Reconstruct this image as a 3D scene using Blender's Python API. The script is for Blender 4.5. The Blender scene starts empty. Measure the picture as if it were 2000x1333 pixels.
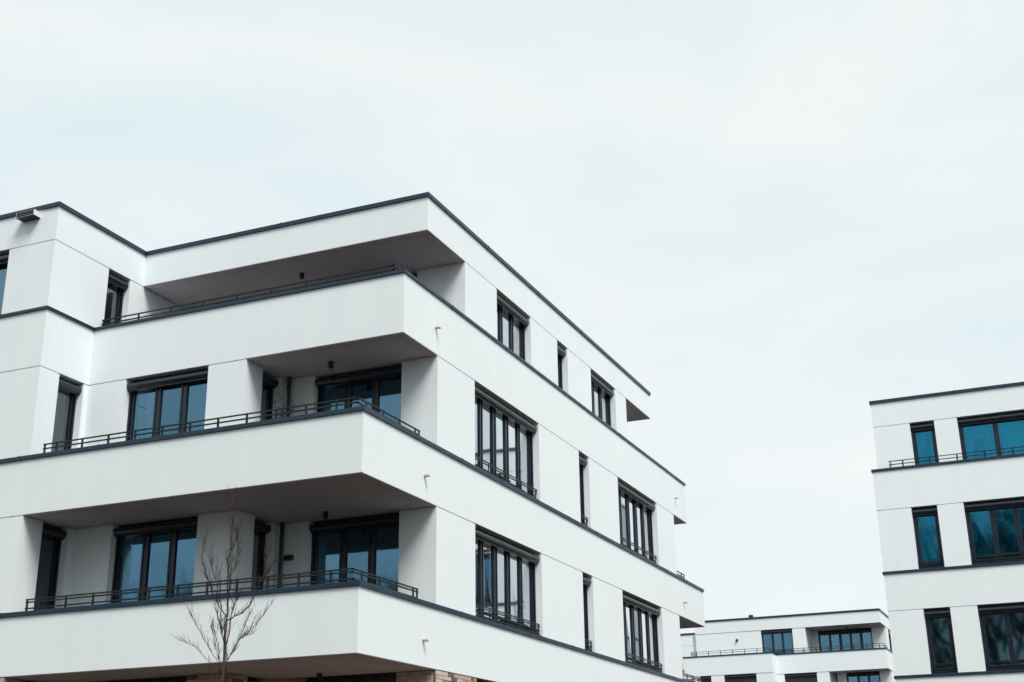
import bpy, bmesh, math, random
from mathutils import Matrix, Vector
random.seed(11)
R = math.radians
SC = bpy.context.scene
COL = SC.collection
EYE = 1.6                                   # eye height above the ground; all levels below are written from the eye

# ------------------------------------------------------------------ camera
cam_d = bpy.data.cameras.new('camera')
cam = bpy.data.objects.new('camera', cam_d); COL.objects.link(cam)
RT = Vector((0.917953, 0.396469, -0.013211)); UP = Vector((0.147466, -0.310135, 0.939186)); FW = Vector((-0.368261, 0.864077, 0.343156))
cam.matrix_world = Matrix(((RT.x, UP.x, -FW.x, 0), (RT.y, UP.y, -FW.y, 0), (RT.z, UP.z, -FW.z, EYE), (0, 0, 0, 1)))
cam_d.lens = 45.93; cam_d.sensor_width = 36; cam_d.sensor_fit = 'HORIZONTAL'
cam_d.clip_start = 0.1; cam_d.clip_end = 3000
SC.camera = cam

# ------------------------------------------------------------------ light: an overcast sky with a soft sun
SUN_DIR = Vector((0.445, -0.355, 0.82)).normalized()     # towards the sun
sun_el = math.asin(SUN_DIR.z); sun_az = math.atan2(SUN_DIR.x, SUN_DIR.y)
w = bpy.data.worlds.new('World'); SC.world = w; w.use_nodes = True
N = w.node_tree.nodes; Lk = w.node_tree.links
N.clear()
wo = N.new('ShaderNodeOutputWorld'); mixw = N.new('ShaderNodeMixShader')
sky = N.new('ShaderNodeTexSky'); sky.sky_type = 'NISHITA'; sky.sun_disc = False
sky.sun_elevation = sun_el; sky.sun_rotation = sun_az; sky.air_density = 1.0; sky.dust_density = 2.0
b1 = N.new('ShaderNodeBackground'); b1.inputs['Strength'].default_value = 0.05
Lk.new(sky.outputs[0], b1.inputs['Color'])
b2 = N.new('ShaderNodeBackground'); b2.inputs['Strength'].default_value = 1.0
tc = N.new('ShaderNodeTexCoord'); mp = N.new('ShaderNodeMapping')
mp.inputs['Scale'].default_value = (1.0, 1.0, 3.2); mp.inputs['Rotation'].default_value = (0.25, 0.1, 0.4)
nz = N.new('ShaderNodeTexNoise'); nz.inputs['Scale'].default_value = 1.8; nz.inputs['Detail'].default_value = 6; nz.inputs['Roughness'].default_value = 0.55
nz.inputs['Distortion'].default_value = 0.6
cr = N.new('ShaderNodeValToRGB')
cr.color_ramp.elements[0].position = 0.30; cr.color_ramp.elements[0].color = (0.288, 0.334, 0.345, 1)
cr.color_ramp.elements[1].position = 0.68; cr.color_ramp.elements[1].color = (0.362, 0.371, 0.364, 1)
Lk.new(tc.outputs['Generated'], mp.inputs['Vector']); Lk.new(mp.outputs[0], nz.inputs['Vector'])
Lk.new(nz.outputs['Fac'], cr.inputs['Fac']); Lk.new(cr.outputs[0], b2.inputs['Color'])
mixw.inputs[0].default_value = 0.92
Lk.new(b1.outputs[0], mixw.inputs[1]); Lk.new(b2.outputs[0], mixw.inputs[2]); Lk.new(mixw.outputs[0], wo.inputs['Surface'])
sd = bpy.data.lights.new('sun', 'SUN'); sd.energy = 1.5; sd.angle = R(26); sd.color = (1.0, 0.935, 0.87)
so = bpy.data.objects.new('sun', sd); COL.objects.link(so)
so.rotation_euler = (-SUN_DIR).to_track_quat('-Z', 'Y').to_euler(); so.location = (10, -10, 40)
SC.view_settings.view_transform = 'Standard'; SC.view_settings.look = 'None'
SC.view_settings.exposure = 1.42; SC.view_settings.gamma = 1.0; SC.view_settings.use_curve_mapping = False
SC.cycles.max_bounces = 10; SC.cycles.transparent_max_bounces = 12

# ------------------------------------------------------------------ materials
def mat(name, col, rough=0.6, metal=0.0, spec=0.5):
    m = bpy.data.materials.new(name); m.use_nodes = True
    b = m.node_tree.nodes['Principled BSDF']
    b.inputs['Base Color'].default_value = (*col, 1); b.inputs['Roughness'].default_value = rough
    b.inputs['Metallic'].default_value = metal; b.inputs['Specular IOR Level'].default_value = spec
    return m, m.node_tree.nodes, m.node_tree.links, b

def noise(n, l, scale, detail=4, rough=0.55, vec=None, stretch=None):
    t = n.new('ShaderNodeTexNoise'); t.inputs['Scale'].default_value = scale; t.inputs['Detail'].default_value = detail
    t.inputs['Roughness'].default_value = rough
    g = n.new('ShaderNodeNewGeometry')
    if stretch:
        m = n.new('ShaderNodeMapping'); m.inputs['Scale'].default_value = stretch
        l.new(g.outputs['Position'], m.inputs['Vector']); l.new(m.outputs[0], t.inputs['Vector'])
    else:
        l.new(g.outputs['Position'], t.inputs['Vector'])
    return t

def ramp(n, l, src, stops):
    r = n.new('ShaderNodeValToRGB'); e = r.color_ramp.elements
    while len(e) < len(stops): e.new(0.5)
    for i, (p, c) in enumerate(stops): e[i].position = p; e[i].color = (*c, 1)
    l.new(src, r.inputs['Fac']); return r

def bump(n, l, b, src, strength, dist):
    u = n.new('ShaderNodeBump'); u.inputs['Strength'].default_value = strength; u.inputs['Distance'].default_value = dist
    l.new(src, u.inputs['Height']); l.new(u.outputs[0], b.inputs['Normal']); return u

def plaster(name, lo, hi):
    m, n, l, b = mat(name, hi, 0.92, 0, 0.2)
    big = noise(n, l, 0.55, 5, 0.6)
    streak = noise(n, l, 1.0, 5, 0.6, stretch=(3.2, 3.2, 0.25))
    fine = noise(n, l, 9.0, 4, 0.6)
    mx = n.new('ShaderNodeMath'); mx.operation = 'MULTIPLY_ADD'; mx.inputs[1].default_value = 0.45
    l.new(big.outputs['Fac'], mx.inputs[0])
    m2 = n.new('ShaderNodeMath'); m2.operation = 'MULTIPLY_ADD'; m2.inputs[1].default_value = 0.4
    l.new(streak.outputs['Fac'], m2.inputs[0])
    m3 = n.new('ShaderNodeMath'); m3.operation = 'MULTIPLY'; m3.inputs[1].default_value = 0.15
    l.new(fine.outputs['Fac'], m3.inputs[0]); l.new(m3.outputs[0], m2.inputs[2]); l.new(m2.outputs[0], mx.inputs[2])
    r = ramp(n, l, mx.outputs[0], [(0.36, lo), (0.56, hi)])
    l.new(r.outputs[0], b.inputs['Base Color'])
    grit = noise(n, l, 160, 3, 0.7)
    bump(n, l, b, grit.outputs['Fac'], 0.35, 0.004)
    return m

PLASTER = plaster('white_render', (0.742, 0.812, 0.846), (0.772, 0.838, 0.870))
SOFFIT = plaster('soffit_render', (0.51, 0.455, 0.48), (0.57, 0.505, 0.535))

def metal(name, col, rough, spec=0.5, vary=0.25):
    m, n, l, b = mat(name, col, rough, 0.0, spec)
    t = noise(n, l, 3.0, 5, 0.6)
    r = ramp(n, l, t.outputs['Fac'], [(0.3, tuple(c*(1-vary) for c in col)), (0.7, tuple(c*(1+vary) for c in col))])
    l.new(r.outputs[0], b.inputs['Base Color'])
    q = ramp(n, l, t.outputs['Fac'], [(0.3, (rough-0.3*vary,)*3), (0.7, (rough+0.4*vary,)*3)])
    l.new(q.outputs[0], b.inputs['Roughness'])
    return m
COPING = metal('blue_grey_sheet_metal', (0.005, 0.026, 0.052), 0.38, 0.45)
FRAME = metal('anthracite_frame', (0.008, 0.014, 0.028), 0.30, 0.45)
SHUTTER = metal('anthracite_shutter', (0.009, 0.015, 0.024), 0.26, 0.6, 0.06)
RAIL = metal('dark_rail_paint', (0.007, 0.013, 0.018), 0.42, 0.35)
SLAT = metal('shutter_slat', (0.022, 0.035, 0.046), 0.5)
ZINC = metal('zinc', (0.46, 0.46, 0.46), 0.4)
BLACK = metal('black_lamp', (0.012, 0.012, 0.014), 0.5)
PIPE = metal('dark_downpipe', (0.060, 0.060, 0.068), 0.45)
DECK = mat('dark_deck_slabs', (0.045, 0.041, 0.040), 0.85)[0]
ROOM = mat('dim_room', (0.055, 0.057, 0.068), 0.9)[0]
WHITE_BOX = metal('white_scupper', (0.72, 0.73, 0.73), 0.5, vary=0.03)
CLAY = metal('terracotta', (0.42, 0.13, 0.07), 0.8, vary=0.2)
SOIL = mat('soil', (0.03, 0.022, 0.016), 0.95)[0]
PLANTER = metal('dark_planter', (0.014, 0.013, 0.014), 0.6)
REDLEAF = metal('red_leaf', (0.16, 0.05, 0.05), 0.6, vary=0.35)
PALEBARK = metal('pale_stem', (0.42, 0.40, 0.38), 0.8)

def glass(name, tint, edge, base, trans):
    m = bpy.data.materials.new(name); m.use_nodes = True
    n = m.node_tree.nodes; l = m.node_tree.links; n.clear()
    out = n.new('ShaderNodeOutputMaterial'); mix = n.new('ShaderNodeMixShader')
    tr = n.new('ShaderNodeBsdfTransparent'); gl = n.new('ShaderNodeBsdfGlossy')
    tr.inputs['Color'].default_value = (*trans, 1); gl.inputs['Roughness'].default_value = 0.035
    lw = n.new('ShaderNodeLayerWeight'); lw.inputs['Blend'].default_value = 0.5
    pw = n.new('ShaderNodeMapRange'); pw.interpolation_type = 'SMOOTHSTEP'; pw.inputs['From Min'].default_value = 0.22; pw.inputs['From Max'].default_value = 0.74
    l.new(lw.outputs['Facing'], pw.inputs['Value'])
    mp_ = n.new('ShaderNodeMapRange'); mp_.inputs['To Min'].default_value = base; mp_.inputs['To Max'].default_value = 0.98
    l.new(pw.outputs[0], mp_.inputs['Value'])
    cm = n.new('ShaderNodeMixRGB'); cm.inputs[1].default_value = (*tint, 1); cm.inputs[2].default_value = (*edge, 1)
    l.new(pw.outputs[0], cm.inputs[0]); l.new(cm.outputs[0], gl.inputs['Color'])
    t = noise(n, l, 1.3, 2, 0.4)
    u = n.new('ShaderNodeBump'); u.inputs['Strength'].default_value = 0.05; u.inputs['Distance'].default_value = 0.008
    l.new(t.outputs['Fac'], u.inputs['Height']); l.new(u.outputs[0], gl.inputs['Normal'])
    oi = n.new('ShaderNodeObjectInfo'); vr = n.new('ShaderNodeMapRange'); vr.inputs['To Min'].default_value = 0.78; vr.inputs['To Max'].default_value = 1.0
    l.new(oi.outputs['Random'], vr.inputs['Value'])
    mm = n.new('ShaderNodeMath'); mm.operation = 'MULTIPLY'; l.new(mp_.outputs[0], mm.inputs[0]); l.new(vr.outputs[0], mm.inputs[1])
    l.new(mm.outputs[0], mix.inputs[0]); l.new(tr.outputs[0], mix.inputs[1]); l.new(gl.outputs[0], mix.inputs[2])
    l.new(mix.outputs[0], out.inputs['Surface'])
    return m
GLASS = glass('coated_glass', (0.22, 0.46, 0.66), (0.96, 0.98, 1.0), 0.40, (0.36, 0.46, 0.48))
GLASS_DIM = glass('dim_glass', (0.22, 0.42, 0.52), (0.96, 0.98, 1.0), 0.28, (0.30, 0.36, 0.38))
GLASS_CLEAR = glass('clear_glass', (0.45, 0.52, 0.58), (0.96, 0.98, 1.0), 0.10, (0.55, 0.60, 0.62))
GLASS_TEAL = glass('teal_coated_glass', (0.07, 0.43, 0.62), (0.6, 0.9, 1.0), 0.30, (0.22, 0.76, 0.88))

def fabric(name, col):
    m, n, l, b = mat(name, col, 0.9, 0, 0.1)
    t = noise(n, l, 30, 3, 0.6)
    r = ramp(n, l, t.outputs['Fac'], [(0.3, tuple(c*0.88 for c in col)), (0.7, col)])
    l.new(r.outputs[0], b.inputs['Base Color'])
    return m
CURTAIN = fabric('white_curtain', (0.80, 0.79, 0.77))

def brick_mat():
    m, n, l, b = mat('pale_red_brick', (0.4, 0.3, 0.25), 0.9, 0, 0.2)
    oi = n.new('ShaderNodeObjectInfo')
    r = ramp(n, l, oi.outputs['Random'], [(0.0, (0.15, 0.11, 0.10)), (0.14, (0.25, 0.18, 0.155)), (0.26, (0.46, 0.36, 0.31)), (0.65, (0.55, 0.44, 0.38)), (1.0, (0.64, 0.57, 0.53))])
    t = noise(n, l, 28, 5, 0.65)
    k = ramp(n, l, t.outputs['Fac'], [(0.25, (0.72, 0.70, 0.68)), (0.65, (1.05, 1.03, 1.0))])
    mu = n.new('ShaderNodeMixRGB'); mu.blend_type = 'MULTIPLY'; mu.inputs[0].default_value = 1
    l.new(r.outputs[0], mu.inputs[1]); l.new(k.outputs[0], mu.inputs[2]); l.new(mu.outputs[0], b.inputs['Base Color'])
    bump(n, l, b, t.outputs['Fac'], 0.5, 0.006)
    return m
BRICK = brick_mat()
def mortar_mat():
    m, n, l, b = mat('mortar', (0.30, 0.27, 0.25), 0.95, 0, 0.1)
    t = noise(n, l, 60, 4, 0.7); r = ramp(n, l, t.outputs['Fac'], [(0.3, (0.24, 0.215, 0.20)), (0.7, (0.34, 0.31, 0.29))])
    l.new(r.outputs[0], b.inputs['Base Color']); return m
MORTAR = mortar_mat()
def brick_wall_mat():
    m, n, l, b = mat('brick_wall', (0.4, 0.3, 0.25), 0.9, 0, 0.2)
    g = n.new('ShaderNodeNewGeometry'); sx = n.new('ShaderNodeSeparateXYZ'); l.new(g.outputs['Position'], sx.inputs[0])
    ad = n.new('ShaderNodeMath'); ad.operation = 'ADD'; l.new(sx.outputs[0], ad.inputs[0]); l.new(sx.outputs[1], ad.inputs[1])
    cb = n.new('ShaderNodeCombineXYZ'); l.new(ad.outputs[0], cb.inputs[0]); l.new(sx.outputs[2], cb.inputs[1])
    t = n.new('ShaderNodeTexBrick'); l.new(cb.outputs[0], t.inputs['Vector'])
    t.inputs['Scale'].default_value = 1; t.inputs['Brick Width'].default_value = 0.25; t.inputs['Row Height'].default_value = 0.074; t.inputs['Mortar Size'].default_value = 0.006
    t.inputs['Color1'].default_value = (0.60, 0.48, 0.41, 1); t.inputs['Color2'].default_value = (0.30, 0.21, 0.18, 1); t.inputs['Mortar'].default_value = (0.28, 0.25, 0.23, 1)
    l.new(t.outputs['Color'], b.inputs['Base Color']); bump(n, l, b, t.outputs['Fac'], -0.4, 0.006)
    return m
BRICKWALL = brick_wall_mat()
def ground_mat():
    m, n, l, b = mat('winter_lawn', (0.06, 0.055, 0.045), 0.95, 0, 0.1)
    t = noise(n, l, 0.35, 8, 0.65); f = noise(n, l, 14, 5, 0.7)
    r = ramp(n, l, t.outputs['Fac'], [(0.3, (0.060, 0.044, 0.037)), (0.5, (0.050, 0.045, 0.033)), (0.72, (0.070, 0.058, 0.050))])
    k = ramp(n, l, f.outputs['Fac'], [(0.3, (0.7, 0.7, 0.7)), (0.7, (1.15, 1.15, 1.15))])
    mu = n.new('ShaderNodeMixRGB'); mu.blend_type = 'MULTIPLY'; mu.inputs[0].default_value = 1
    l.new(r.outputs[0], mu.inputs[1]); l.new(k.outputs[0], mu.inputs[2]); l.new(mu.outputs[0], b.inputs['Base Color'])
    bump(n, l, b, f.outputs['Fac'], 0.8, 0.05); return m
GROUND = ground_mat()
def bark_mat(name, lo, hi):
    m, n, l, b = mat(name, hi, 0.9, 0, 0.15)
    t = noise(n, l, 22, 5, 0.65); r = ramp(n, l, t.outputs['Fac'], [(0.3, lo), (0.7, hi)])
    l.new(r.outputs[0], b.inputs['Base Color']); bump(n, l, b, t.outputs['Fac'], 0.6, 0.01); return m
BARK = bark_mat('sapling_bark', (0.045, 0.036, 0.032), (0.125, 0.105, 0.092))
TWIG = bark_mat('sapling_twig', (0.028, 0.020, 0.019), (0.070, 0.050, 0.045))
BARK2 = bark_mat('old_bark', (0.030, 0.026, 0.022), (0.075, 0.065, 0.055))

# ------------------------------------------------------------------ mesh helpers
ORG = {}                                     # root origin of every object (parts keep their root's origin)

def add(o, parent=None):
    COL.objects.link(o)
    if parent is not None: o.parent = parent
    return o

def thing(name, label, cat, loc, group=None):
    o = bpy.data.objects.new(name, None); o.empty_display_size = 0.5
    o.location = (loc[0], loc[1], loc[2] + EYE); o['label'] = label; o['category'] = cat
    if group: o['group'] = group
    ORG[o.name] = Vector(loc); return add(o)

class MB:
    def __init__(s): s.v = []; s.f = []; s.smooth = []
    def box(s, x0, x1, y0, y1, z0, z1):
        if x0 > x1: x0, x1 = x1, x0
        if y0 > y1: y0, y1 = y1, y0
        if z0 > z1: z0, z1 = z1, z0
        k = len(s.v)
        s.v += [(x0,y0,z0),(x1,y0,z0),(x1,y1,z0),(x0,y1,z0),(x0,y0,z1),(x1,y0,z1),(x1,y1,z1),(x0,y1,z1)]
        s.f += [(k,k+3,k+2,k+1),(k+4,k+5,k+6,k+7),(k,k+1,k+5,k+4),(k+1,k+2,k+6,k+5),(k+2,k+3,k+7,k+6),(k+3,k,k+4,k+7)]
        return s
    def poly(s, pts):
        k = len(s.v); s.v += [tuple(p) for p in pts]; s.f.append(tuple(range(k, k+len(pts)))); return s
    def prism(s, loop_a, loop_b, caps=True):
        k = len(s.v); n = len(loop_a); s.v += [tuple(p) for p in loop_a] + [tuple(p) for p in loop_b]
        for i in range(n):
            j = (i+1) % n; s.f.append((k+i, k+j, k+n+j, k+n+i))
        if caps: s.f.append(tuple(range(k+n-1, k-1, -1))); s.f.append(tuple(range(k+n, k+2*n)))
        return s
    def tube(s, pts, rads, n=6, cap=True):
        rings = []
        pts = [Vector(p) for p in pts]
        for i, p in enumerate(pts):
            d = (pts[min(i+1, len(pts)-1)] - pts[max(i-1, 0)]).normalized()
            a = d.cross(Vector((0.3, 1, 0.1))); 
            if a.length < 0.05: a = d.cross(Vector((1, 0, 0)))
            a.normalize(); b = d.cross(a); k = len(s.v)
            for j in range(n):
                t = 2*math.pi*j/n; s.v.append(tuple(p + (a*math.cos(t) + b*math.sin(t))*rads[i]))
            rings.append(k)
        for q in range(len(rings)-1):
            for j in range(n):
                s.f.append((rings[q]+j, rings[q]+(j+1)%n, rings[q+1]+(j+1)%n, rings[q+1]+j))
        if cap:
            s.f.append(tuple(rings[0]+j for j in range(n-1, -1, -1))); s.f.append(tuple(rings[-1]+j for j in range(n)))
        return s
    def build(s, name, m, parent, bevel=0, smooth=False, fix=True, org=None):
        me = bpy.data.meshes.new(name)
        O = org if org is not None else ORG[parent.name]
        me.from_pydata([(x-O[0], y-O[1], z-O[2]) for x, y, z in s.v], [], s.f)
        if fix:
            bm = bmesh.new(); bm.from_mesh(me); bmesh.ops.recalc_face_normals(bm, faces=bm.faces); bm.to_mesh(me); bm.free()
        me.materials.append(m)
        if smooth:
            for p in me.polygons: p.use_smooth = True
        o = bpy.data.objects.new(name, me); add(o, parent); ORG[o.name] = Vector(O)
        if bevel:
            b = o.modifiers.new('edge', 'BEVEL'); b.width = bevel; b.segments = 2; b.limit_method = 'ANGLE'
        return o

def lathe(mb, c, prof, n=20):
    k = len(mb.v)
    for r, z in prof:
        for j in range(n):
            t = 2*math.pi*j/n; mb.v.append((c[0]+r*math.cos(t), c[1]+r*math.sin(t), c[2]+z))
    for i in range(len(prof)-1):
        for j in range(n):
            mb.f.append((k+i*n+j, k+i*n+(j+1)%n, k+(i+1)*n+(j+1)%n, k+(i+1)*n+j))
    mb.f.append(tuple(k+j for j in range(n-1, -1, -1))); q = k+(len(prof)-1)*n; mb.f.append(tuple(q+j for j in range(n)))
    return mb

def shared(name, me, parent, loc, rotz=0):
    o = bpy.data.objects.new(name, me); o.location = Vector(loc) - ORG[parent.name]; o.rotation_euler = (0, 0, rotz)
    add(o, parent); ORG[o.name] = ORG[parent.name]; return o

# ------------------------------------------------------------------ levels shared by the three buildings (from the eye)
S = [2.546, 5.54, 8.545, 11.288]             # soffit (band underside) above storeys 0..3
C = [None, 3.622, 6.625, 9.742]              # coping underside of the bands 1..3
CT = 0.078                                   # coping height
RC, RT_ = 12.030, 12.120                     # roof coping
FL = [-0.45, 2.90, 5.90, 8.90]               # floors

class Face:
    """a facade: s runs along it, d goes into the building; kind 'front' looks to -y at y = p, 'side' looks to +x at x = p"""
    def __init__(s, kind, p): s.kind = kind; s.p = p
    def pt(s, a, d, z): return (a, s.p + d, z) if s.kind == 'front' else (s.p - d, a, z)
    def box(s, mb, a0, a1, d0, d1, z0, z1):
        A = s.pt(a0, d0, z0); B = s.pt(a1, d1, z1); return mb.box(A[0], B[0], A[1], B[1], A[2], B[2])

GAP = 0.022
def pier(parent, boxes, z0, z1, m=None, name='wall_pier'):
    mb = MB()
    for (x0, x1, y0, y1) in boxes:
        mb.box(x0, x1, y0, y1, z0, z1 - GAP)
        mb.box(x0 + .03, x1 - .03, y0 + .03, y1 - .03, z1 - GAP, z1 + .01)
    return mb.build(name, m or PLASTER, parent)

def curtain(face, parent, a0, a1, d, z0, z1, gap=None, seed=0):
    """a hanging curtain with folds; gap(t) gives the open span (0..1) at height t"""
    rng = random.Random(seed); nx = max(16, int((a1-a0)/0.022)); nz_ = 22; mb = MB()
    ph = [rng.uniform(0, 6.28) for _ in range(3)]; idx = {}
    def P(i, j):
        if (i, j) not in idx:
            u = i/nx; t = j/nz_; a = a0 + (a1-a0)*u
            dd = d + 0.022*math.sin(u*(a1-a0)*46+ph[0]+0.8*math.sin(t*2.2)) + 0.012*math.sin(u*(a1-a0)*19+ph[1]+t*1.5)
            idx[(i, j)] = len(mb.v); mb.v.append(face.pt(a, dd, z0+(z1-z0)*t))
        return idx[(i, j)]
    for j in range(nz_):
        for i in range(nx):
            if gap:
                g = gap((j+.5)/nz_)
                if g and g[0] < (i+.5)/nx < g[1]: continue
            mb.f.append((P(i, j), P(i+1, j), P(i+1, j+1), P(i, j+1)))
    return mb.build('curtain', CURTAIN, parent, smooth=True, fix=False)

def window(bld, face, a0, a1, z0, z1, n=1, glassm=None, rail=0, depth=0.9, box=True, closed=False, label=None, curt=None, rec=0.20, handle=False, wide=(), bolder=0.0):
    """full-height window: outer frame, sashes, panes, roller-shutter box, low guard rail, dim room behind"""
    gm = glassm or GLASS
    zt = z1 - 0.13
    fw = 0.055 + bolder
    fr = MB()
    face.box(fr, a0, a0+fw, rec, rec+.08, z0, zt); face.box(fr, a1-fw, a1, rec, rec+.08, z0, zt)
    face.box(fr, a0+fw, a1-fw, rec, rec+.08, zt-fw-.02, zt); face.box(fr, a0+fw, a1-fw, rec, rec+.08, z0, z0+fw+.02)
    face.box(fr, a0+.002, a0+.045, rec-.05, rec-.002, z0, z1-.05); face.box(fr, a1-.045, a1-.002, rec-.05, rec-.002, z0, z1-.05)   # shutter guides
    wdt = (a1-a0-2*fw)/n
    mull = []
    for i in range(1, n):
        c = a0+fw+wdt*i; h = 0.032 + (0.018 if i in wide else 0)
        face.box(fr, c-h, c+h, rec, rec+.08, z0+fw+.02, zt-fw-.02); mull.append((c, h))
    fr_o = fr.build('window', FRAME, bld, bevel=0.004)
    if label: fr_o['label'] = label
    for i in range(n):
        l = a0+fw if i == 0 else mull[i-1][0]+mull[i-1][1]
        r = a1-fw if i == n-1 else mull[i][0]-mull[i][1]
        zb, zh = z0+fw+.02, zt-fw-.02
        sw = 0.042
        if closed:
            sm = MB(); z = zb
            while z < zh-.01:
                face.box(sm, l, r, rec-.035, rec-.022, z, min(z+.046, zh)); z += .05
            sm.build('shutter_slats', SLAT, fr_o)
        sa = MB(); d0, d1 = rec-.016, rec+.05
        face.box(sa, l+.003, l+sw, d0, d1, zb+.003, zh-.003); face.box(sa, r-sw, r-.003, d0, d1, zb+.003, zh-.003)
        face.box(sa, l+sw, r-sw, d0, d1, zb+.003, zb+sw); face.box(sa, l+sw, r-sw, d0, d1, zh-sw, zh-.003)
        sa.build('sash', FRAME, fr_o, bevel=0.004)
        g = MB(); t1, t2 = random.uniform(-.003, .003), random.uniform(-.003, .003)
        pa = [(l+sw-.005, zb+sw-.005, t1), (r-sw+.005, zb+sw-.005, -t1), (r-sw+.005, zh-sw+.005, -t2), (l+sw-.005, zh-sw+.005, t2)]
        g.prism([face.pt(a, rec+.020+t, z) for a, z, t in pa], [face.pt(a, rec+.026+t, z) for a, z, t in pa])
        g.build('pane', gm, fr_o)
        if handle and i == n-1:
            hb = MB(); zc = z0+0.62
            face.box(hb, l+.012, l+.034, d0-.02, d0+.004, zc-.03, zc+.03); face.box(hb, l+.014, l+.032, d0-.045, d0-.02, zc-.10, zc+.012)
            hb.build('handle', ZINC, fr_o)
    if box:
        prof = []
        d_in, d_out, zb, zh = rec+.02, 0.030, z1-.230, z1-.072
        rr = (zh-zb)/2
        for k in range(13):
            t = math.pi*k/12; prof.append((d_out+rr*0.85-rr*0.85*math.sin(t), (zb+zh)/2 + rr*math.cos(t)))
        prof += [(d_in, zb), (d_in, zh)]
        sb = MB(); e = .012
        sb.prism([face.pt(a0+e, d, z) for d, z in prof], [face.pt(a1-e, d, z) for d, z in prof])
        o = sb.build('shutter_box', SHUTTER, fr_o, smooth=True); o.data.set_sharp_from_angle(angle=R(35))
        lip = MB(); face.box(lip, a0+e, a1-e, d_out+.06, rec, zb-.022, zb-.004); lip.build('shutter_end_slat', SHUTTER, fr_o)
        hd = MB(); face.box(hd, a0, a1, rec+.01, rec+.10, zt+.002, z1+.005); hd.build('head_panel', FRAME, fr_o)
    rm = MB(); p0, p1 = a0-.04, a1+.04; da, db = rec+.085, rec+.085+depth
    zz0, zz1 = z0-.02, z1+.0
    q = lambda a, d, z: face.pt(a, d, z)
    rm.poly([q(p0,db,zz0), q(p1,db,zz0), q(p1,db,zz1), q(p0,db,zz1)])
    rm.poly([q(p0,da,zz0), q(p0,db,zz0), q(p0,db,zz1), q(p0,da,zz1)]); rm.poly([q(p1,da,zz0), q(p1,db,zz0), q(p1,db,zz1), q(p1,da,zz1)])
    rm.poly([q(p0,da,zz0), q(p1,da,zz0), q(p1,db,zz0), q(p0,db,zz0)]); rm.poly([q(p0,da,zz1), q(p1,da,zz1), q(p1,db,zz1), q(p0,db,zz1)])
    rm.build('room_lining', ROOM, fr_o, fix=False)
    if curt:
        for k, (u0, u1, gp) in enumerate(curt):
            curtain(face, fr_o, a0+(a1-a0)*u0, a0+(a1-a0)*u1, rec+.15, z0+.05, z1-.10, gp, seed=k+int(abs(a0)*100))
    if rail:
        rl = MB(); d = 0.075
        hs = (.268, .215) if rail == 2 else (.265, .22, .14, .065)
        for h in hs: face.box(rl, a0+.005, a1-.005, d-.008, d+.008, z0+h-.012, z0+h+.012)
        if rail == 2: face.box(rl, a0+.005, a1-.005, d-.008, d+.008, z0+.035, z0+.075)
        ro = rl.build('guard_rail', RAIL, fr_o)
        k = max(1, round((a1-a0)/0.9))
        for i in range(k+1):
            c = min(max(a0+(a1-a0)*i/k, a0+.03), a1-.03)
            pm = MB(); face.box(pm, c-.02, c+.02, d-.006+.016, d+.006+.016, z0-.005, z0+.262); pm.build('guard_post', RAIL, fr_o)
    return fr_o

def coping(bld, pts, z, h=CT, over=0.032, depth=0.30, seg=2.0, name='coping'):
    """sheet-metal cap along a polyline (x,y); the outside lies to the right when walking along it; separate mitred lengths"""
    n = len(pts); V2 = [Vector((p[0], p[1])) for p in pts]
    def nrm(i):
        d = (V2[i+1]-V2[i]).normalized(); return Vector((d.y, -d.x))
    def off(i, o):
        if i == 0: return V2[0] + nrm(0)*o
        if i == n-1: return V2[-1] + nrm(n-2)*o
        a, b = nrm(i-1), nrm(i); m = (a+b)/(1+a.dot(b)); return V2[i] + m*o
    for i in range(n-1):
        L = (V2[i+1]-V2[i]).length; k = max(1, round(L/seg))
        o0, o1, q0, q1 = off(i, over), off(i+1, over), off(i, -depth), off(i+1, -depth)
        for j in range(k):
            u0, u1 = j/k, (j+1)/k; e = 0.0025/L
            if j > 0: u0 += e
            if j < k-1: u1 -= e
            A, B, Cc, D = o0.lerp(o1, u0), o0.lerp(o1, u1), q0.lerp(q1, u1), q0.lerp(q1, u0)
            mb = MB()
            lo = [(A.x, A.y, z-.006), (B.x, B.y, z-.006), (Cc.x, Cc.y, z-.006), (D.x, D.y, z-.006)]
            hi = [(A.x, A.y, z+h), (B.x, B.y, z+h), (Cc.x, Cc.y, z+h-.012), (D.x, D.y, z+h-.012)]
            mb.prism(lo, hi); mb.build(name, COPING, bld, bevel=0.006)
            if j < k-1:                       # standing seam strip over the joint
                P = o0.lerp(o1, (j+1)/k); Q = q0.lerp(q1, (j+1)/k); t = (B-A).normalized()*0.02; nn = nrm(i)*0.004
                sm = MB(); c = [P+t+nn, P-t+nn, Q-t, Q+t]
                sm.prism([(p.x, p.y, z-.008) for p in c], [(p.x, p.y, z+h+.004) for p in c]); sm.build('seam_strip', COPING, bld)

def band(bld, name, rects, par, z0, z1, floor=0.36):
    """slab made of butted rectangles plus parapet strips (x0,x1,y0,y1) rising to z1"""
    mb = MB()
    for r in rects: mb.box(*r, z0, z0+floor)
    for r in par: mb.box(*r, z0+floor, z1)
    o = mb.build(name, PLASTER, bld)
    fm = MB()
    for r in rects: fm.box(r[0]+.30, r[1]-.24, r[2]+.24, r[3]-.24, z0+floor+.001, z0+floor+.03)
    fm.build('balcony_floor', DECK, o)
    return o

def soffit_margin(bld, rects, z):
    for r in rects: MB().box(*r, z-.004, z+.002).build('soffit_margin', SOFFIT, bld)

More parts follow.
